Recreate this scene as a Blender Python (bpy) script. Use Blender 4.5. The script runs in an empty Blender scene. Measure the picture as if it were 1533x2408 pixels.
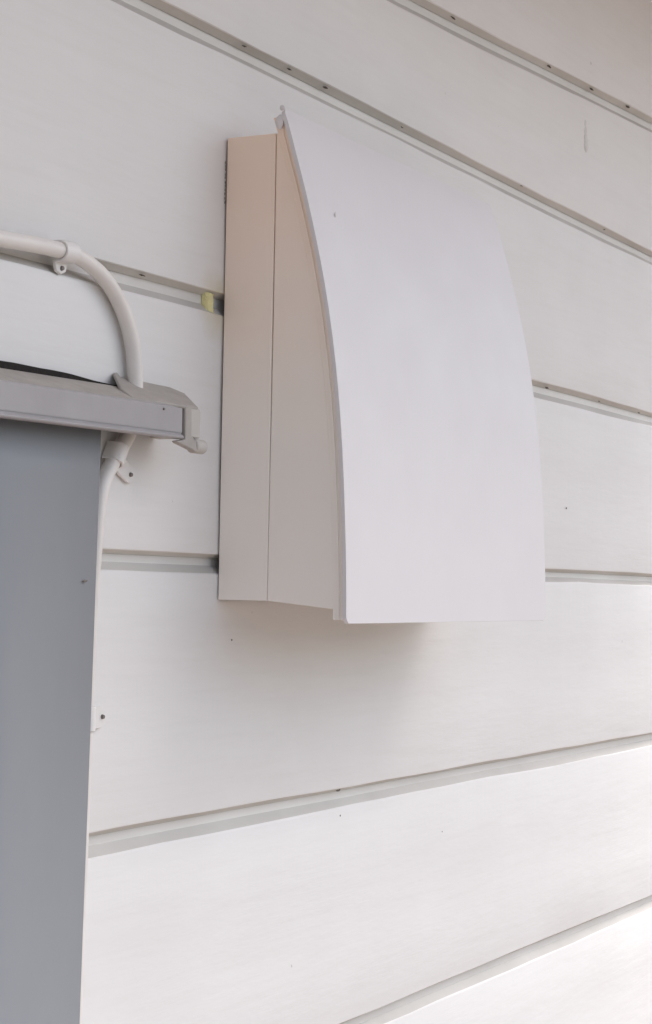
import bpy, bmesh, math, random
from mathutils import Vector, Matrix
random.seed(7)
R = math.radians
scene = bpy.context.scene
C = scene.collection
EYE = 1.65                    # height of the lens over the porch floor

# ------------------------------------------------------------------ camera, sky, sun, exposure
cd = bpy.data.cameras.new('camera'); cam = bpy.data.objects.new('camera', cd); C.objects.link(cam)
cd.sensor_fit = 'VERTICAL'; cd.sensor_height = 36.0; cd.sensor_width = 24.0
cd.lens = 4627.67 / 2408.0 * 36.0
cd.clip_start = 0.02; cd.clip_end = 2000
yaw, pit, roll = 1.0923982, 0.03834676, 0.01861744
ax = Vector((math.cos(pit)*math.sin(yaw), math.cos(pit)*math.cos(yaw), math.sin(pit)))
r0 = Vector((math.cos(yaw), -math.sin(yaw), 0)); u0 = r0.cross(ax)
rr = math.cos(roll)*r0 + math.sin(roll)*u0; uu = -math.sin(roll)*r0 + math.cos(roll)*u0
M = Matrix((rr, uu, -ax)).transposed().to_4x4(); M.translation = Vector((0, -0.53120529, EYE))
cam.matrix_world = M
scene.camera = cam

SUN_EL, SUN_AZ = 57.0, 55.0   # azimuth from the outward wall normal (-y) towards +x
wd = bpy.data.worlds.new('World'); scene.world = wd; wd.use_nodes = True
nt = wd.node_tree; nt.nodes.clear()
sky = nt.nodes.new('ShaderNodeTexSky'); sky.sky_type = 'NISHITA'; sky.sun_disc = False
sky.sun_elevation = R(SUN_EL); sky.sun_rotation = R(180.0 - SUN_AZ)
sky.air_density = 1.0; sky.dust_density = 4.0; sky.ozone_density = 1.0
hs = nt.nodes.new('ShaderNodeHueSaturation'); hs.inputs['Saturation'].default_value = 0.60
bg = nt.nodes.new('ShaderNodeBackground'); bg.inputs['Strength'].default_value = 0.092
wo = nt.nodes.new('ShaderNodeOutputWorld')
nt.links.new(sky.outputs[0], hs.inputs['Color']); nt.links.new(hs.outputs[0], bg.inputs[0]); nt.links.new(bg.outputs[0], wo.inputs[0])
sd = bpy.data.lights.new('sun', 'SUN'); sd.energy = 0.70; sd.angle = R(36); sd.color = (1, 0.98, 0.97)
sun = bpy.data.objects.new('sun', sd); C.objects.link(sun)
sdir = Vector((math.sin(R(SUN_AZ))*math.cos(R(SUN_EL)), -math.cos(R(SUN_AZ))*math.cos(R(SUN_EL)), math.sin(R(SUN_EL))))
sun.rotation_euler = (-sdir).to_track_quat('-Z', 'Y').to_euler()
sun.location = (3, -6, 8)
vs = scene.view_settings
vs.view_transform = 'Standard'; vs.look = 'None'; vs.gamma = 1; vs.use_curve_mapping = False
vs.exposure = 1.78

# ------------------------------------------------------------------ helpers
def nodes(name):
    m = bpy.data.materials.new(name); m.use_nodes = True
    t = m.node_tree; b = t.nodes['Principled BSDF']
    return m, t, b

def coords(t, scale=(1, 1, 1)):
    tc = t.nodes.new('ShaderNodeTexCoord'); mp = t.nodes.new('ShaderNodeMapping')
    mp.inputs['Scale'].default_value = scale
    t.links.new(tc.outputs['Object'], mp.inputs[0]); return mp.outputs[0]

def noise(t, vec, scale, detail=3, rough=0.5):
    n = t.nodes.new('ShaderNodeTexNoise'); n.inputs['Scale'].default_value = scale
    n.inputs['Detail'].default_value = detail; n.inputs['Roughness'].default_value = rough
    t.links.new(vec, n.inputs['Vector']); return n.outputs['Fac']

def ramp(t, fac, stops):
    r = t.nodes.new('ShaderNodeValToRGB'); e = r.color_ramp.elements
    while len(e) < len(stops): e.new(0.5)
    for i, (p, c) in enumerate(stops):
        e[i].position = p; e[i].color = (*c, 1)
    t.links.new(fac, r.inputs[0]); return r.outputs[0]

def mix(t, fac, a, b, mode='MIX'):
    m = t.nodes.new('ShaderNodeMix'); m.data_type = 'RGBA'; m.blend_type = mode
    if isinstance(fac, float): m.inputs[0].default_value = fac
    else: t.links.new(fac, m.inputs[0])
    for s, v in ((6, a), (7, b)):
        if isinstance(v, tuple): m.inputs[s].default_value = (*v, 1)
        else: t.links.new(v, m.inputs[s])
    return m.outputs[2]

def bump(t, b, hts, strength=0.2, dist=0.001):
    prev = None
    for h, s, d in hts:
        bp = t.nodes.new('ShaderNodeBump'); bp.inputs['Strength'].default_value = s; bp.inputs['Distance'].default_value = d
        t.links.new(h, bp.inputs['Height'])
        if prev: t.links.new(prev, bp.inputs['Normal'])
        prev = bp.outputs[0]
    t.links.new(prev, b.inputs['Normal'])

def paint_material(name, base, tint, rough=0.68, specks=True, stain=None):
    """brushed paint on board: uneven sheen, brush strokes along the board, a few dirt specks"""
    m, t, b = nodes(name)
    v = coords(t); vl = coords(t, (0.25, 1, 1))
    col = ramp(t, noise(t, v, 9, 4, 0.6), [(0.3, tint), (0.7, base)])
    fine = noise(t, coords(t, (9, 120, 150)), 1.0, 4, 0.7); patchy = noise(t, coords(t, (1.2, 4, 4)), 5.0, 3, 0.6)
    pr_ = t.nodes.new('ShaderNodeMapRange'); pr_.inputs[1].default_value = 0.42; pr_.inputs[2].default_value = 0.68; t.links.new(patchy, pr_.inputs[0])
    mu = t.nodes.new('ShaderNodeMath'); mu.operation = 'MULTIPLY'; t.links.new(fine, mu.inputs[0]); t.links.new(pr_.outputs[0], mu.inputs[1]); brush = mu.outputs[0]
    b.inputs['Specular IOR Level'].default_value = 0.28
    broad = noise(t, vl, 60, 4, 0.6)
    if specks:
        vo = t.nodes.new('ShaderNodeTexVoronoi'); vo.inputs['Scale'].default_value = 34
        vo.inputs['Randomness'].default_value = 1; t.links.new(v, vo.inputs['Vector'])
        wn = t.nodes.new('ShaderNodeTexWhiteNoise'); t.links.new(vo.outputs['Position'], wn.inputs['Vector'])
        # speck radius differs from cell to cell, and most cells have none
        rad = t.nodes.new('ShaderNodeMapRange'); rad.inputs[1].default_value = 0.90; rad.inputs[2].default_value = 1.0
        rad.inputs[3].default_value = 0.0; rad.inputs[4].default_value = 0.035
        t.links.new(wn.outputs['Value'], rad.inputs[0])
        wob = t.nodes.new('ShaderNodeMath'); wob.operation = 'MULTIPLY_ADD'; wob.inputs[1].default_value = 0.05
        t.links.new(noise(t, v, 900, 2), wob.inputs[0]); t.links.new(vo.outputs['Distance'], wob.inputs[2])
        sub = t.nodes.new('ShaderNodeMath'); sub.operation = 'SUBTRACT'
        t.links.new(wob.outputs[0], sub.inputs[0]); t.links.new(rad.outputs[0], sub.inputs[1])
        mr = t.nodes.new('ShaderNodeMapRange'); mr.inputs[1].default_value = 0.012; mr.inputs[2].default_value = 0.045
        mr.inputs[3].default_value = 0.55; mr.inputs[4].default_value = 0.0
        t.links.new(sub.outputs[0], mr.inputs[0])
        col = mix(t, mr.outputs[0], col, (0.26, 0.23, 0.20))
    if stain:                                   # old yellow stain round a point, its own ragged outline
        (sx, sy, sz), rad_, scol = stain
        tc = t.nodes.new('ShaderNodeTexCoord')
        vm = t.nodes.new('ShaderNodeVectorMath'); vm.operation = 'DISTANCE'; vm.inputs[1].default_value = (sx, sy, sz)
        t.links.new(tc.outputs['Object'], vm.inputs[0])
        ad = t.nodes.new('ShaderNodeMath'); ad.operation = 'MULTIPLY_ADD'; ad.inputs[1].default_value = 0.012
        t.links.new(noise(t, v, 90, 3), ad.inputs[0]); t.links.new(vm.outputs['Value'], ad.inputs[2])
        mr2 = t.nodes.new('ShaderNodeMapRange'); mr2.inputs[1].default_value = 0.006; mr2.inputs[2].default_value = rad_
        mr2.inputs[3].default_value = 0.6; mr2.inputs[4].default_value = 0
        mr2.interpolation_type = 'SMOOTHSTEP'
        t.links.new(ad.outputs[0], mr2.inputs[0])
        col = mix(t, mr2.outputs[0], col, scol)
    # lengthwise grain telegraphing through the paint
    col = mix(t, 1.0, col, ramp(t, noise(t, coords(t, (5, 60, 75)), 2.0, 5, 0.7), [(0.30, (0.975, 0.972, 0.967)), (0.55, (1.0, 1.0, 1.0))]), 'MULTIPLY')
    oi = t.nodes.new('ShaderNodeObjectInfo')      # each board took the paint a little differently
    col = mix(t, 1.0, col, ramp(t, oi.outputs['Random'], [(0.0, (0.965, 0.962, 0.955)), (1.0, (1.0, 1.0, 1.0))]), 'MULTIPLY')
    t.links.new(col, b.inputs['Base Color'])
    t.links.new(ramp(t, broad, [(0.3, (rough-0.08,)*3), (0.7, (rough+0.1,)*3)]), b.inputs['Roughness'])
    bump(t, b, [(brush, 0.55, 0.0006), (broad, 0.3, 0.0014), (noise(t, coords(t, (0.5, 1, 1)), 300, 3), 0.12, 0.0003)])
    return m

def plain_material(name, base, tint, rough=0.45, scale=30, metallic=0.0, grain=0.1):
    m, t, b = nodes(name); v = coords(t); b.inputs['Specular IOR Level'].default_value = 0.35
    t.links.new(ramp(t, noise(t, v, scale, 4, 0.6), [(0.3, tint), (0.7, base)]), b.inputs['Base Color'])
    t.links.new(ramp(t, noise(t, v, scale*3, 3), [(0.3, (rough-0.05,)*3), (0.7, (rough+0.07,)*3)]), b.inputs['Roughness'])
    b.inputs['Metallic'].default_value = metallic
    bump(t, b, [(noise(t, v, 700, 3), grain, 0.0002), (noise(t, v, 40, 3), grain*0.6, 0.0005)])
    return m

WHITE = paint_material('white_board_paint', (0.81, 0.797, 0.783), (0.78, 0.765, 0.75),
                       stain=((0.896, 0.0, EYE+0.149), 0.030, (0.62, 0.54, 0.30)))
DUST_SHADE = paint_material('dust_shade_joint_paint', (0.61, 0.59, 0.56), (0.52, 0.50, 0.47), 0.85, False)  # groove slope: dust tone with the slope's shade put into the colour
LIP = paint_material('shaded_lip_paint', (0.69, 0.665, 0.625), (0.58, 0.555, 0.515), 0.75, False)  # lip underside: its shade is put into the paint colour
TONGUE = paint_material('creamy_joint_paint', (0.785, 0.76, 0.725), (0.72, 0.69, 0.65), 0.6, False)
PLATE = plain_material('white_cover_plastic', (0.715, 0.692, 0.695), (0.695, 0.67, 0.674), 0.55, 14, 0, 0.10)
def cream_material():
    m, t, b = nodes('cream_peach_plastic'); v = coords(t)
    col = ramp(t, noise(t, v, 12, 4, 0.6), [(0.3, (0.865, 0.82, 0.755)), (0.7, (0.89, 0.84, 0.785))])
    tc = t.nodes.new('ShaderNodeTexCoord'); sp = t.nodes.new('ShaderNodeSeparateXYZ'); t.links.new(tc.outputs['Object'], sp.inputs[0])
    ad = t.nodes.new('ShaderNodeMath'); ad.operation = 'MULTIPLY_ADD'; ad.inputs[1].default_value = 0.10
    t.links.new(noise(t, v, 16, 3), ad.inputs[0]); t.links.new(sp.outputs['Z'], ad.inputs[2])
    mr = t.nodes.new('ShaderNodeMapRange'); mr.interpolation_type = 'SMOOTHSTEP'; mr.inputs[1].default_value = 0.10; mr.inputs[2].default_value = 0.30
    t.links.new(ad.outputs[0], mr.inputs[0])
    col = mix(t, mr.outputs[0], col, (0.90, 0.725, 0.60))  # cream turns peach towards the top, with a patchy border
    t.links.new(col, b.inputs['Base Color'])
    t.links.new(ramp(t, noise(t, v, 50, 3), [(0.3, (0.38,)*3), (0.7, (0.5,)*3)]), b.inputs['Roughness'])
    bump(t, b, [(noise(t, v, 700, 3), 0.1, 0.0002), (noise(t, v, 25, 2), 0.15, 0.0015)])
    return m
CREAM = cream_material()
RAIL = plain_material('grey_rail_aluminium', (0.375, 0.36, 0.365), (0.34, 0.325, 0.33), 0.5, 25, 0.0, 0.08)
TAUPE = plain_material('taupe_bracket_steel', (0.42, 0.39, 0.36), (0.34, 0.315, 0.29), 0.6, 80, 0.0, 0.3)  # taupe tone of the bracket and the rail's sloping top
CAPM = plain_material('light_cap_plastic', (0.50, 0.475, 0.44), (0.44, 0.415, 0.385), 0.5, 60, 0, 0.2)
CABLE = plain_material('white_conduit_plastic', (0.79, 0.75, 0.71), (0.74, 0.70, 0.66), 0.4, 40, 0, 0.1)
CLIP = plain_material('white_clip_plastic', (0.80, 0.775, 0.75), (0.76, 0.735, 0.71), 0.4, 60, 0, 0.1)
NAIL = plain_material('dull_nail_steel', (0.24, 0.215, 0.20), (0.15, 0.135, 0.125), 0.55, 400, 0.3, 0.3)
DIRT = plain_material('dark_dirt', (0.13, 0.105, 0.085), (0.06, 0.05, 0.04), 0.9, 500, 0, 0.5)
SEAL_AND_FILL = plain_material('black_foam_seal_and_fill', (0.02, 0.016, 0.014), (0.012, 0.010, 0.009), 0.9, 300, 0, 0.6)
FOAM = plain_material('yellow_foam', (0.82, 0.76, 0.42), (0.70, 0.63, 0.32), 0.8, 300, 0, 0.6)
BACK = plain_material('raw_backing_board', (0.09, 0.07, 0.055), (0.06, 0.05, 0.04), 0.9, 30, 0, 0.4)
PATCH = plain_material('old_filler', (0.725, 0.71, 0.695), (0.67, 0.65, 0.63), 0.7, 300, 0, 0.3)

def fabric_material():
    m, t, b = nodes('blue_grey_screen_fabric'); v = coords(t)
    col = ramp(t, noise(t, coords(t, (1, 1, 0.35)), 14, 4, 0.6), [(0.3, (0.25, 0.266, 0.288)), (0.7, (0.275, 0.29, 0.31))])
    t.links.new(col, b.inputs['Base Color']); b.inputs['Roughness'].default_value = 0.8
    wv = t.nodes.new('ShaderNodeTexWave'); wv.inputs['Scale'].default_value = 700; wv.bands_direction = 'X'; t.links.new(v, wv.inputs['Vector'])
    wz = t.nodes.new('ShaderNodeTexWave'); wz.inputs['Scale'].default_value = 700; wz.bands_direction = 'Z'; t.links.new(v, wz.inputs['Vector'])
    bump(t, b, [(wv.outputs['Fac'], 0.15, 0.0002), (wz.outputs['Fac'], 0.15, 0.0002), (noise(t, v, 12, 2), 0.3, 0.004)])
    return m
FABRIC = fabric_material()

def obj(name, bm, mat, parent=None, smooth=True, angle=35, bevel=0, seg=2):
    bmesh.ops.recalc_face_normals(bm, faces=bm.faces[:])
    me = bpy.data.meshes.new(name); bm.to_mesh(me); bm.free()
    me.materials.append(mat)
    if smooth:
        me.shade_smooth()
        me.set_sharp_from_angle(angle=R(angle))
    o = bpy.data.objects.new(name, me); C.objects.link(o)
    if parent: o.parent = parent
    if bevel:
        b = o.modifiers.new('bevel', 'BEVEL'); b.width = bevel; b.segments = seg; b.limit_method = 'ANGLE'; b.angle_limit = R(40)
        b.harden_normals = False
    return o

def thing(name, label, cat, group=None, loc=(0, 0, 0)):
    o = bpy.data.objects.new(name, None); C.objects.link(o); o.empty_display_size = 0.05
    o.location = loc; o['label'] = label; o['category'] = cat
    if group: o['group'] = group
    return o

def extrude_x(bm, prof, xs, shift=None):
    """closed (y,z) profile swept along x; shift(x, i) -> (dy, dz) moves profile point i"""
    rings = []
    for x in xs:
        rings.append([bm.verts.new((x, y + (shift(x, i)[0] if shift else 0), z + (shift(x, i)[1] if shift else 0))) for i, (y, z) in enumerate(prof)])
    n = len(prof)
    for a, b in zip(rings, rings[1:]):
        for i in range(n): bm.faces.new((a[i], a[(i+1) % n], b[(i+1) % n], b[i]))
    bm.faces.new(rings[0]); bm.faces.new(rings[-1][::-1])
    return rings

def box(bm, x0, x1, y0, y1, z0, z1):
    vs_ = [bm.verts.new(p) for p in ((x0,y0,z0),(x1,y0,z0),(x1,y1,z0),(x0,y1,z0),(x0,y0,z1),(x1,y0,z1),(x1,y1,z1),(x0,y1,z1))]
    for f in ((0,1,2,3),(4,5,6,7),(0,1,5,4),(1,2,6,5),(2,3,7,6),(3,0,4,7)): bm.faces.new([vs_[i] for i in f])

def prism(bm, poly, axis, a, b):
    """polygon of 2-D points extruded along one axis from a to b"""
    def P(u, v, w):
        return {'x': (w, u, v), 'y': (u, w, v), 'z': (u, v, w)}[axis]
    A = [bm.verts.new(P(u, v, a)) for u, v in poly]; B = [bm.verts.new(P(u, v, b)) for u, v in poly]
    n = len(poly)
    for i in range(n): bm.faces.new((A[i], A[(i+1) % n], B[(i+1) % n], B[i]))
    bm.faces.new(A); bm.faces.new(B[::-1])

def blob(bm, c, r, sq=(1, 1, 1), seed=0, sub=1, rough=0.25):
    rnd = random.Random(seed)
    g = bmesh.ops.create_icosphere(bm, subdivisions=sub, radius=1)
    for v in g['verts']:
        k = r * (1 + rnd.uniform(-rough, rough))
        v.co = Vector((c[0] + v.co.x*k*sq[0], c[1] + v.co.y*k*sq[1], c[2] + v.co.z*k*sq[2]))

def wob(seed, amp, freqs=(2.1, 5.7, 13.0)):
    rnd = random.Random(seed); ph = [(f*rnd.uniform(.8, 1.2), rnd.uniform(0, 6.28), amp/(k+1)) for k, f in enumerate(freqs)]
    return lambda x: sum(a*math.sin(f*x*2+p) for f, p, a in ph)

# ------------------------------------------------------------------ setting: floor, garden, unseen porch roof
bm = bmesh.new(); box(bm, -3.0, 6.0, -1.6, 0.06, -0.15, -0.004)
fl = obj('porch_floor', bm, plain_material('pale_concrete', (0.32,0.245,0.21),(0.26,0.20,0.17), 0.85, 6, 0, 0.5), bevel=0.006); fl['kind'] = 'structure'
bm = bmesh.new(); vv = [bm.verts.new(p) for p in ((-400, -400, -0.15), (400, -400, -0.15), (400, 400, -0.15), (-400, 400, -0.15))]; bm.faces.new(vv)
gr = obj('ground', bm, plain_material('light_gravel', (0.17, 0.16, 0.14), (0.12, 0.11, 0.10), 0.95, 3, 0, 0.8)); gr['kind'] = 'structure'
ROOF_Z = EYE + 0.58; ROOF_D = 0.45; ROOF_X = 2.04  # unseen roof; depth and right end set to shape light on the wall
bm = bmesh.new(); box(bm, -3.2, ROOF_X, -ROOF_D, 0.35, ROOF_Z, ROOF_Z+0.16)
pr = obj('porch_roof', bm, plain_material('soffit_paint', (0.70, 0.60, 0.57), (0.65, 0.555, 0.52), 0.7, 10, 0, 0.3), bevel=0.004)
pr['kind'] = 'structure'

# ------------------------------------------------------------------ siding wall, plank by plank
X0, X1 = -2.6, 5.6
wall = thing('siding_wall', 'white painted horizontal board siding with grooved joints behind the curved vent cover', 'wall')
def flat(z, s): 
    w = wob(s, 0.00035, (1.3, 4.0, 9.0)); return lambda x: EYE + z + w(x)
def lean(z, A=0.06, c=1.38, s=0): 
    w = wob(s, 0.0003, (1.3, 4.0, 9.0)); return lambda x: EYE + z + A*math.tanh((x-c)*0.0589/A) + w(x)
joints = [flat(-1.665, 1)]
z = -0.2594 - 10*0.1396
for k in range(10):
    joints.append(flat(-0.2594 - (10-k)*0.1396, 20+k))
joints += [flat(-0.2594, 31), flat(-0.1192, 32), flat(0.0166, 33), flat(0.1556, 34),
           flat(0.2950, 35), lean(0.3968, s=36), lean(0.5358, 0.03, s=37)]
ROOF_J = lambda x: ROOF_Z + 0.02
joints.append(ROOF_J)
GROOVE = [1.0]*10 + [1.0, 1.08, 1.05, 0.92, 1.12, 1.10, 1.22, 1.1, 1.0]   # how wide each joint is cut
def plank(zb, zt, seed, gb, gt):
    wy = wob(seed*3+1, 0.0005, (1.1, 3.3, 8.0))
    jl = random.Random(seed)
    nx = 190; xs = [X0 + (X1-X0)*i/nx for i in range(nx+1)]
    # profile points: (y, which joint, dz)
    P = [(0.0, 'b', 0.0011), (0.00025, 'b', 0.0004), (0.0010, 'b', 0.0), (0.0052, 'b', -0.0023), (0.0052, 'b', 0.0035), (0.020, 'b', 0.0035),
         (0.020, 't', 0.0020), (0.0058, 't', 0.0020), (0.0056, 't', -0.0066), (0.0010, 't', -0.0107), (0.00030, 't', -0.0112), (0.0, 't', -0.0120)]
    wl, wu = wob(seed*7+2, 0.00045, (6, 17, 41)), wob(seed*7+5, 0.00030, (7, 19, 45))
    bm = bmesh.new(); rings = []
    for x in xs:
        b_, t_ = zb(x), zt(x); ring = []
        for i, (y, w, dz) in enumerate(P):
            j = jl.uniform(-.00015, .00015) + wu(x) if i < 3 else jl.uniform(-.0002, .0002) + wl(x) if i > 8 else 0
            g = gb if w == 'b' else gt
            ring.append(bm.verts.new((x, y + (wy(x) if y < 0.004 else 0)*0.6, (b_ if w == 'b' else t_) + (dz*g if dz < 0 else dz) + j)))
        # two extra points on the face keep the board slightly cupped
        ring += [bm.verts.new((x, wy(x)*0.6 + 0.0004, t_ - 0.0120*gt - (t_-b_-0.014)*f)) for f in (0.33, 0.67)]
        rings.append(ring)
    n = len(rings[0])
    for a, b in zip(rings, rings[1:]):
        for i in range(n):
            f = bm.faces.new((a[i], a[(i+1) % n], b[(i+1) % n], b[i]))
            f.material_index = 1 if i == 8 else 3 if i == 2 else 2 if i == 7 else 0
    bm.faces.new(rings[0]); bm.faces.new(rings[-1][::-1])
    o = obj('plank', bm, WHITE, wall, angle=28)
    o.data.materials.append(DUST_SHADE); o.data.materials.append(TONGUE); o.data.materials.append(LIP)
    return o
planks = [plank(joints[k], joints[k+1], k, GROOVE[k], GROOVE[k+1]) for k in range(len(joints)-1)]
bm = bmesh.new(); box(bm, X0, X1, 0.0215, 0.12, -0.02, ROOF_Z-0.01); obj('backing_board', bm, BACK, wall)
def plank_at(z):
    for k in range(len(planks)):
        if joints[k](1.0) - EYE <= z < joints[k+1](1.0) - EYE: return planks[k]
    return planks[-1]
rnd0 = random.Random(11)
# dark nail heads and dirt caught under the lips
for i, (x, z, r) in enumerate([(0.920, 0.2938, 1.0), (0.9714, 0.2938, 1.1), (1.0161, 0.2938, 1.4), (1.1223, 0.2935, 0.8), (1.3263, 0.2948, 1.0), (1.5073, 0.2935, 0.9),
                               (1.1993, 0.3843, 1.5), (1.3784, 0.3955, 1.7), (1.4726, 0.4005, 1.7), (1.5615, 0.4062, 2.0),
                               (0.8233, 0.1538, 1.2), (1.3835, 0.1530, 1.5), (1.50, 0.1533, 1.0), (1.60, 0.1532, 1.2), (1.0495, -0.1204, 1.2)]):
    bm = bmesh.new(); 
    for q in range(3): blob(bm, (x + (q-1)*0.0016*r, 0.0014, EYE+z+rnd0.uniform(-.0003, .0003)), 0.0005*r*(1.2 if q == 1 else 0.7), (2.2, 0.8, 0.6), 50+i*3+q, 2, 0.35)
    obj('nail_head', bm, DIRT, plank_at(z+0.01))
for i, (x, z, r) in enumerate([(1.0501, -0.1354, 0.9), (1.4253, 0.0643, 1.3), (0.9173, -0.0291, 0.8), (1.20, -0.16, 0.6)]):
    bm = bmesh.new(); blob(bm, (x, 0.0, EYE+z), 0.0006*r, (1, 0.4, 1), 90+i, 2, 0.3); obj('nail_head', bm, DIRT, plank_at(z))
bm = bmesh.new()
for k in range(4): blob(bm, (1.4572+0.0007*k-0.001, 0.0003, EYE+0.3692-0.006*k), 0.0035+0.0010*k, (0.7, 0.20, 0.8), 120+k, 2, 0.12)
obj('filler_patch', bm, PATCH, plank_at(0.36))
# crumb of foam in the end of the joint beside the vent
bm = bmesh.new(); N = 9
fg = [[bm.verts.new((0.8872+0.0078*i/N + rnd0.uniform(-.0002, .0002), 0.0030 - 0.0016*math.sin(math.pi*i/N) - 0.0006*math.sin(i*2.1) + rnd0.uniform(-.0005, .0005), EYE+0.1450+0.0098*k/N - 0.0009*i/N + rnd0.uniform(-.0003, .0003))) for i in range(N+1)] for k in range(N+1)]
bk = [[bm.verts.new((v.co.x, 0.0054, v.co.z)) for v in row] for row in fg]
for k in range(N):
    for i in range(N):
        bm.faces.new((fg[k][i], fg[k][i+1], fg[k+1][i+1], fg[k+1][i])); bm.faces.new((bk[k][i], bk[k][i+1], bk[k+1][i+1], bk[k+1][i]))
for G2 in ((0, 0), (0, N)):
    c = G2[1]
    for k in range(N): bm.faces.new((fg[k][c], fg[k+1][c], bk[k+1][c], bk[k][c])); bm.faces.new((fg[c][k], fg[c][k+1], bk[c][k+1], bk[c][k]))
o = obj('foam_plug', bm, FOAM, plank_at(0.14)); o['label'] = 'yellow foam crumb in the joint beside the vent'

# ------------------------------------------------------------------ wall vent
vent = thing('wall_vent', 'wall mounted vent hood with smooth white curved front plate and cream sides', 'wall vent', None, (0.9, 0, EYE-0.0075))
XE, W, VZ = 0.0, 0.280, 0.0075      # local frame of the vent: x along the wall, z from the foot
prof = [(0.0353, 0.2517), (0.0385, 0.2440), (0.0426, 0.2301), (0.0492, 0.2085), (0.0551, 0.1866), (0.0603, 0.1650), (0.0645, 0.1445), (0.0683, 0.1218),
        (0.0719, 0.0940), (0.0748, 0.0600), (0.0765, 0.0290), (0.0775, 0.0060), (0.0779, -0.0184)]
def catmull(pts, n):
    out = []
    q = [tuple(2*a-b for a, b in zip(pts[0], pts[1]))] + pts + [tuple(2*a-b for a, b in zip(pts[-1], pts[-2]))]
    for i in range(1, len(q)-2):
        for k in range(n):
            t = k/n; p0, p1, p2, p3 = q[i-1], q[i], q[i+1], q[i+2]
            out.append(tuple(0.5*((2*b)+(-a+c)*t+(2*a-5*b+4*c-d)*t*t+(-a+3*b-3*c+d)*t**3) for a, b, c, d in zip(p0, p1, p2, p3)))
    out.append(pts[-1]); return out
# a circle-like sweep fitted smooth
curve = catmull(prof, 6)
for _ in range(12): curve = [curve[0]] + [tuple((a+2*b+c)/4 for a, b, c in zip(curve[i-1], curve[i], curve[i+1])) for i in range(1, len(curve)-1)] + [curve[-1]]
curve = [(-d, z + VZ) for d, z in curve]                        # (y, z) in the vent's frame
def normal(i):
    a, b = curve[max(i-1, 0)], curve[min(i+1, len(curve)-1)]
    ty, tz = b[0]-a[0], b[1]-a[1]; L = math.hypot(ty, tz); return (tz/L, -ty/L)   # points out of the plate, away from the wall
def y_at(z, off=0.0):
    for (ya, za), (yb, zb) in zip(curve, curve[1:]):
        if za >= z >= zb: return ya + (yb-ya)*(za-z)/(za-zb) + off
    return (curve[0][0] if z > curve[0][1] else curve[-1][0]) + off
L = [0]
for a, b in zip(curve, curve[1:]): L.append(L[-1] + math.hypot(b[0]-a[0], b[1]-a[1]))
def plate_mesh(x0, x1, th, rad):
    bm = bmesh.new(); total = L[-1]; ss = []
    n = 90; ss = sorted(set([total*i/n for i in range(n+1)] + [rad*(1-math.cos(math.pi/2*k/6)) for k in range(7)] + [total-rad*(1-math.cos(math.pi/2*k/6)) for k in range(7)]))
    def at(s):
        for i in range(len(L)-1):
            if s <= L[i+1] + 1e-9:
                f = (s-L[i])/(L[i+1]-L[i]); n0, n1 = normal(i), normal(i+1)
                return tuple(a+(b-a)*f for a, b in zip(curve[i], curve[i+1])), tuple(a+(b-a)*f for a, b in zip(n0, n1))
    fr = [i/8 for i in range(9)]
    F, B = [], []
    for s in ss:
        d = min(s, total-s); ins = rad - math.sqrt(max(0, rad*rad-(rad-d)**2)) if d < rad else 0
        (y, z), (ny, nz) = at(s); bw = 0.0
        F.append([bm.verts.new((x0+ins+(x1-x0-2*ins)*f, y, z)) for f in fr])
        B.append([bm.verts.new((x0+ins+(x1-x0-2*ins)*f, y-ny*th, z-nz*th)) for f in fr])
    for G in (F, B):
        for a, b in zip(G, G[1:]):
            for i in range(8): bm.faces.new((a[i], a[i+1], b[i+1], b[i]))
    for i in range(len(ss)-1):
        for c in (0, -1): bm.faces.new((F[i][c], F[i+1][c], B[i+1][c], B[i][c]))
    for r_ in (0, -1):
        for i in range(8): bm.faces.new((F[r_][i], F[r_][i+1], B[r_][i+1], B[r_][i]))
    return bm
# make sure the normal points away from the wall (negative y)
if normal(40)[0] > 0:
    _n = normal
    normal = lambda i: tuple(-c for c in _n(i))
obj('cover_plate', plate_mesh(-0.0012, W+0.0012, 0.0024, 0.0045), PLATE, vent, bevel=0.0006, seg=2)
def band(bm, x0, x1, off0, off1, zlo, zhi, n=60):
    """strip that follows the plate between two distances behind it"""
    A = []
    for i in range(n+1):
        z = zhi + (zlo-zhi)*i/n; y = y_at(z)
        A.append([bm.verts.new((x, y+o_, z)) for x, o_ in ((x0, off0), (x1, off0), (x1, off1), (x0, off1))])
    for a, b in zip(A, A[1:]):
        for i in range(4): bm.faces.new((a[i], a[(i+1) % 4], b[(i+1) % 4], b[i]))
    bm.faces.new(A[0]); bm.faces.new(A[-1][::-1])
for x0, x1 in ((0.0008, 0.0020), (W-0.0020, W-0.0008)):
    bm = bmesh.new(); band(bm, x0, x1, 0.0022, 0.0088, -0.0165+VZ, 0.2475+VZ)
    obj('edge_flange', bm, CREAM, vent, bevel=0.0003)
    bm = bmesh.new(); band(bm, x0-0.0006 if x0 < 0.1 else x1, x0 if x0 < 0.1 else x1+0.0006, 0.0050, 0.0062, -0.0160+VZ, 0.2440+VZ)
    obj('edge_bead', bm, CREAM, vent)
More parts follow.
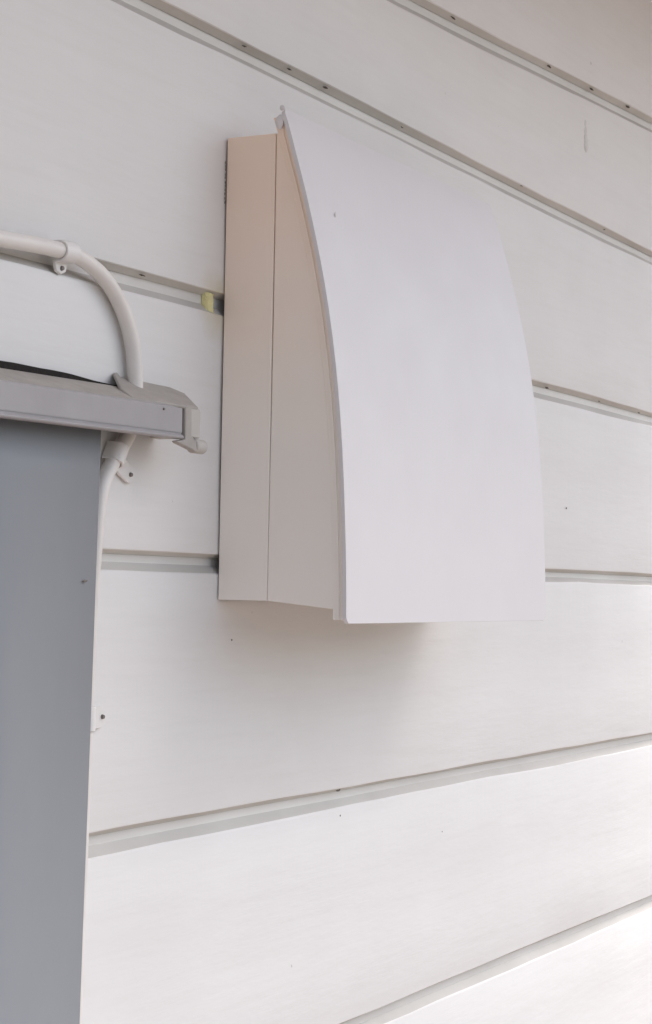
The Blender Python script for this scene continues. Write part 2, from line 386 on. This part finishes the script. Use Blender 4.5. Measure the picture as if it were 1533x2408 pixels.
# hood sides
ZT = 0.2391 + VZ
for x0, x1 in ((0.0012, 0.0032), (W-0.0032, W-0.0012)):
    bm = bmesh.new(); n = 48; A = []
    for i in range(n+1):
        f = i/n; z = ZT + (0 - ZT)*f
        yo = y_at(z, 0.0082); yi = -0.03035 + 0.00016*math.sin(z*23+1.2)
        zo = z if f < 1 else -0.0036
        row = [bm.verts.new((x, y, zz)) for x in (x0, x1) for y, zz in ((yi, z), (yo, z))]
        A.append(row)
    # the lower edge runs down a little towards the plate
    for v in (A[-1][1], A[-1][3]): v.co.z = -0.0036; v.co.y = y_at(-0.0036, 0.0082)
    for a, b in zip(A, A[1:]):
        bm.faces.new((a[0], a[1], b[1], b[0])); bm.faces.new((a[2], a[3], b[3], b[2]))
        bm.faces.new((a[0], a[2], b[2], b[0])); bm.faces.new((a[1], a[3], b[3], b[1]))
    bm.faces.new((A[0][0], A[0][1], A[0][3], A[0][2])); bm.faces.new((A[-1][0], A[-1][1], A[-1][3], A[-1][2]))
    obj('side_panel', bm, CREAM, vent, bevel=0.0004)
# mounting frame against the wall: four sides in one piece
bm = bmesh.new(); t_ = 0.002
yA, yB = -0.0007, -0.0300
ring = [((0.0007, 0), (W-0.0007, 0), (W-0.0007, ZT), (0.0007, ZT)), ((0.0007+t_, t_), (W-0.0007-t_, t_), (W-0.0007-t_, ZT-t_), (0.0007+t_, ZT-t_))]
V = [[[bm.verts.new((x, y, z)) for x, z in r_] for r_ in ring] for y in (yA, yB)]
for i in range(4):
    j = (i+1) % 4
    bm.faces.new((V[0][0][i], V[0][0][j], V[1][0][j], V[1][0][i])); bm.faces.new((V[0][1][i], V[0][1][j], V[1][1][j], V[1][1][i]))
    for k in (0, 1): bm.faces.new((V[k][0][i], V[k][0][j], V[k][1][j], V[k][1][i]))
obj('mounting_frame', bm, CREAM, vent, bevel=0.0003)
# closing pieces above and below
bm = bmesh.new(); n = 2
prism(bm, [(0.0036, -0.0306), (W-0.0036, -0.0306), (W-0.0036, y_at(ZT-0.003, 0.0030)), (0.0036, y_at(ZT-0.003, 0.0030))], 'z', ZT-0.0035, ZT-0.0015)
obj('top_panel', bm, CREAM, vent)
bm = bmesh.new()
prism(bm, [(0.0036, -0.0310), (W-0.0036, -0.0310), (W-0.0036, -0.0352), (0.0036, -0.0352)], 'z', 0.001, 0.003)
prism(bm, [(0.0036, -0.0640), (W-0.0036, -0.0640), (W-0.0036, -0.0684), (0.0036, -0.0684)], 'z', 0.001, 0.003)
obj('bottom_frame', bm, CREAM, vent)
for k in range(14):
    bm = bmesh.new(); x = 0.012 + k*0.0195; box(bm, x, x+0.003, -0.0641, -0.0351, 0.0012, 0.0075); obj('louvre', bm, CREAM, vent)
bm = bmesh.new(); box(bm, 0.004, W-0.004, -0.0292, -0.0270, 0.0045, ZT-0.005); obj('rear_baffle', bm, BACK, vent)
bm = bmesh.new(); blob(bm, (0.028, y_at(0.2050)-0.0001, 0.2065), 0.0011, (0.6, 0.2, 1.4), 5, 2, 0.3); obj('paint_chip', bm, PATCH, vent)
# little broken tab at the top corner
bm = bmesh.new()
blob(bm, (-0.0004, y_at(0.252, 0.0052), 0.2520), 0.0024, (0.5, 1.1, 1.6), 77, 2, 0.12)
blob(bm, (0.0000, y_at(0.259, 0.0012), 0.2595), 0.0015, (0.6, 1.1, 1.0), 78, 2, 0.1)
obj('corner_tab', bm, PLATE, vent)
# sealant remains along the joint with the wall
bm = bmesh.new()
for k in range(11): blob(bm, (-0.0003-0.0003*random.random(), -0.0004, 0.2120+0.0021*k+0.0006*random.random()), 0.00045, (0.35, 0.5, 2.2), 300+k, 2, 0.3)
obj('sealant_bead', bm, DIRT, vent)

# ------------------------------------------------------------------ screen with its head rail
scr = thing('roller_screen', 'flat blue-grey screen hanging from a grey head rail beside the vent', 'roller screen', None, (0, 0, EYE))
TL = lambda x: (x-0.80)*0.012
rail_prof = [(-0.0042, 0.0950), (-0.0250, 0.0868), (-0.0256, 0.0862), (-0.0256, 0.0742), (-0.0250, 0.0736), (-0.0262, 0.0728), (-0.0268, 0.0722), (-0.0268, 0.0716),
             (-0.0262, 0.0711), (-0.0225, 0.0709), (-0.0225, 0.0735), (-0.0042, 0.0735)]
bm = bmesh.new(); xs = [-0.95 + (0.8205+0.95)*i/60 for i in range(61)]
extrude_x(bm, rail_prof, xs, lambda x, i: (0, TL(x)))
hr = obj('head_rail', bm, RAIL, scr, angle=25, bevel=0.0003)
bm = bmesh.new()    # thin taupe plate on the rail's sloping top
wv = wob(5, 0.0004, (8, 21, 50))
extrude_x(bm, [(-0.0043, 0.0953), (-0.0245, 0.0873), (-0.0245, 0.0868), (-0.0043, 0.0948)], xs, lambda x, i: (0, TL(x)))
obj('top_cover', bm, TAUPE, scr)
bm = bmesh.new(); xs2 = [-0.93 + (0.798+0.93)*i/170 for i in range(171)]
wa = wob(9, 0.0005, (17, 41, 97))
def sl(x, i):
    k = max(0.0, min(1.0, (0.798-x)/0.11)); k = 0.12 + 0.88*k
    return (0, TL(x) + (wa(x) if i in (0, 3) else 0) - ((1-k)*0.0030 if i in (0, 3) else 0))
extrude_x(bm, [(0.0, 0.0996), (0.0, 0.0930), (-0.0040, 0.0930), (-0.0034, 0.0988)], xs2, sl)
obj('seal_strip', bm, SEAL_AND_FILL, scr)
# end bracket: sloping hood that reaches the wall, and the arm down the end
bm = bmesh.new()
slopeT = [(0.7965, -0.0006, 0.1022), (0.7995, -0.0006, 0.1030), (0.8030, -0.0006, 0.1010), (0.8475, -0.0006, 0.1004), (0.8540, -0.0060, 0.0975), (0.8345, -0.0262, 0.0880), (0.8180, -0.0262, 0.0878), (0.7800, -0.0225, 0.0881), (0.7860, -0.0120, 0.0926)]
top = [bm.verts.new((x, y, z)) for x, y, z in slopeT]; bot = [bm.verts.new((x, y+0.0005, z-0.0016)) for x, y, z in slopeT]
bm.faces.new(top); bm.faces.new(bot[::-1])
for i in range(len(top)): j = (i+1) % len(top); bm.faces.new((top[i], top[j], bot[j], bot[i]))
br = obj('end_bracket', bm, TAUPE, scr, bevel=0.0005)
bm = bmesh.new(); prism(bm, [(0.8222, 0.0872), (0.8283, 0.0884), (0.8288, 0.0735), (0.8330, 0.0712), (0.8345, 0.0655), (0.8290, 0.0668), (0.8170, 0.0690), (0.8150, 0.0700), (0.8228, 0.0712), (0.8228, 0.0745)], 'y', -0.0262, -0.0225)
obj('bracket_arm', bm, TAUPE, br, bevel=0.0006)
bm = bmesh.new(); prism(bm, [(0.8282, 0.0728), (0.8282, 0.0887), (0.8345, 0.0881), (0.8366, 0.0872), (0.8374, 0.0858), (0.8374, 0.0728)], 'y', -0.0258, -0.0015)
obj('end_cap', bm, CAPM, scr, bevel=0.0006)
bm = bmesh.new(); bmesh.ops.create_cone(bm, cap_ends=True, segments=28, radius1=0.0036, radius2=0.0036, depth=0.010)
bmesh.ops.rotate(bm, verts=bm.verts, cent=(0, 0, 0), matrix=Matrix.Rotation(R(90), 3, 'Y'))
bmesh.ops.translate(bm, verts=bm.verts, vec=(0.8390, -0.0230, 0.0690))
obj('end_knob', bm, CAPM, scr, bevel=0.0007)
bm = bmesh.new(); box(bm, 0.8207, 0.8224, -0.0225, -0.0060, 0.0738, 0.0875); obj('end_gap_fill', bm, SEAL_AND_FILL, scr)  # black block filling the slot at the rail end
bm = bmesh.new(); bmesh.ops.create_cone(bm, cap_ends=True, segments=14, radius1=0.0007, radius2=0.0005, depth=0.0008)
bmesh.ops.rotate(bm, verts=bm.verts, cent=(0, 0, 0), matrix=Matrix.Rotation(R(90), 3, 'X'))
bmesh.ops.translate(bm, verts=bm.verts, vec=(0.8030, -0.0259, 0.0845)); obj('rivet', bm, NAIL, scr)
# the sheet itself: its right edge drifts a little inwards on the way down
bm = bmesh.new(); rows = 60; G = []
we = wob(61, 0.0004, (3, 8, 20))
for i in range(rows+1):
    z = 0.0755 - i*(1.62/rows)
    xr = 0.7692 + (z-0.071)*0.0226 if z > -0.3 else 0.7692 - 0.371*0.0226
    xr += we(z)*0.5
    G.append([bm.verts.new((-0.93 + (xr+0.93)*k/20, -0.0120 - 0.0010*math.sin(k*0.5+0.6*z) * min(1.0, (0.0755-z)*3), z)) for k in range(21)])
for a, b in zip(G, G[1:]):
    for k in range(20): bm.faces.new((a[k], a[k+1], b[k+1], b[k]))
o = obj('screen_sheet', bm, FABRIC, scr, angle=180)
so = o.modifiers.new('solid', 'SOLIDIFY'); so.thickness = 0.0008; so.offset = 1
bm = bmesh.new(); extrude_x(bm, [(-0.009, -1.555), (-0.016, -1.555), (-0.016, -1.53), (-0.009, -1.53)], [-0.93, 0.76]); obj('bottom_bar', bm, RAIL, scr, bevel=0.001)
bm = bmesh.new(); blob(bm, (0.7580, -0.0135, 0.0010), 0.0008, (2.4, 0.2, 0.6), 15, 2, 0.3); obj('mark', bm, NAIL, o)

# ------------------------------------------------------------------ conduit
cable_pts = [(-0.95, 0.1360), (-0.2, 0.1400), (0.3, 0.1420), (0.55, 0.1452), (0.6247, 0.1470), (0.6806, 0.1503), (0.6988, 0.1511), (0.7176, 0.1523), (0.7389, 0.1531), (0.7542, 0.1532), (0.7675, 0.1508), (0.7811, 0.1458), (0.7924, 0.1380),
             (0.8014, 0.1278), (0.8072, 0.1160), (0.8100, 0.1027), (0.8104, 0.0902), (0.8087, 0.0807), (0.8045, 0.0720), (0.7952, 0.0620), (0.7862, 0.0512), (0.7808, 0.0387),
             (0.7781, 0.0164), (0.7751, -0.0158), (0.7735, -0.0628), (0.7720, -0.1254), (0.7698, -0.2056), (0.7690, -0.5), (0.7700, -1.0), (0.7690, -1.64)]
def tube(bm, pts, r, seg=20):
    rings = []
    for i, p in enumerate(pts):
        p = Vector(p); t = (Vector(pts[min(i+1, len(pts)-1)]) - Vector(pts[max(i-1, 0)])).normalized()
        n1 = Vector((0, 1, 0)); n2 = t.cross(n1).normalized()
        rings.append([bm.verts.new(p + r*(math.cos(a)*n1 + math.sin(a)*n2)) for a in [2*math.pi*k/seg for k in range(seg)]])
    for a, b in zip(rings, rings[1:]):
        for k in range(seg): bm.faces.new((a[k], a[(k+1) % seg], b[(k+1) % seg], b[k]))
    bm.faces.new(rings[0]); bm.faces.new(rings[-1][::-1])
sm = catmull(cable_pts, 6)
for _ in range(3): sm = [sm[0]] + [tuple((a+2*b+c)/4 for a, b, c in zip(sm[i-1], sm[i], sm[i+1])) for i in range(1, len(sm)-1)] + [sm[-1]]
def cy(x, z): return -0.0044 if z > 0.09 or z < 0.04 else -0.0044
bm = bmesh.new(); tube(bm, [(x, cy(x, z), EYE+z) for x, z in sm], 0.0038)
cab = obj('cable', bm, CABLE, None, angle=80)
cab['label'] = 'thick white round cable bending down from the joint behind the grey rail'; cab['category'] = 'cable'

def clip(x, z, ang, label, tab=0.0078, width=0.0082, nail=0.0048):
    t = thing('cable_clip', label, 'cable clip', 'white clips holding the cable to the boards', (x, 0, EYE+z))
    t.rotation_euler = (0, -ang, 0)
    # local frame: x along the cable, z = side of the tab (downwards), wall at y = 0
    r1, th = 0.0039, 0.0011; c = -0.0044
    pts_o, pts_i = [], []
    for k in range(13):
        a = math.pi*k/12
        pts_o.append((c - (r1+th)*math.sin(a), (r1+th)*math.cos(a))); pts_i.append((c - r1*math.sin(a), r1*math.cos(a)))
    pts_o = [(-0.0002, r1+th)] + pts_o + [(-0.0020, -(r1+th)-0.0003)]
    pts_i = [(-0.0002, r1)] + pts_i + [(-0.0002, -r1)]
    prof_ = pts_o + [(-0.0018, -(r1+th)-tab)] + [(-0.0002, -(r1+th)-tab-0.0003)] + pts_i[::-1]
    bm = bmesh.new(); w = width/2
    extrude_x(bm, prof_, [-w, -w*0.5, 0, w*0.5, w])
    for v in bm.verts:      # round the tab's end
        if v.co.z < -(r1+th)-tab+0.001:
            if abs(v.co.x) > w*0.9: v.co.z += 0.0045; v.co.x *= 0.92
            elif abs(v.co.x) > w*0.4: v.co.z += 0.0012; v.co.x *= 1.35
    obj('clip_body', bm, CLIP, t, bevel=0.0003, angle=40)
    bm = bmesh.new(); bmesh.ops.create_cone(bm, cap_ends=True, segments=16, radius1=0.0012, radius2=0.0009, depth=0.0012)
    bmesh.ops.rotate(bm, verts=bm.verts, cent=(0, 0, 0), matrix=Matrix.Rotation(R(90), 3, 'X'))
    bmesh.ops.translate(bm, verts=bm.verts, vec=(0, -0.0024, -(r1+th)-nail)); obj('clip_nail', bm, NAIL, t)
    return t
clip(0.7490, 0.1534, R(3), 'white clip with nail on the level run of the cable, above the grey rail', 0.0052, 0.0105, 0.0026)
clip(0.7950, 0.0622, R(62), 'white clip with nail just below the grey rail, where the cable slips behind the screen', 0.0175, 0.0095, 0.0136)
clip(0.7736, -0.0639, R(90), 'lowest white clip, peeking out from behind the blue-grey screen edge', 0.0165, 0.0115, 0.0130)

scene.cycles.samples = 128
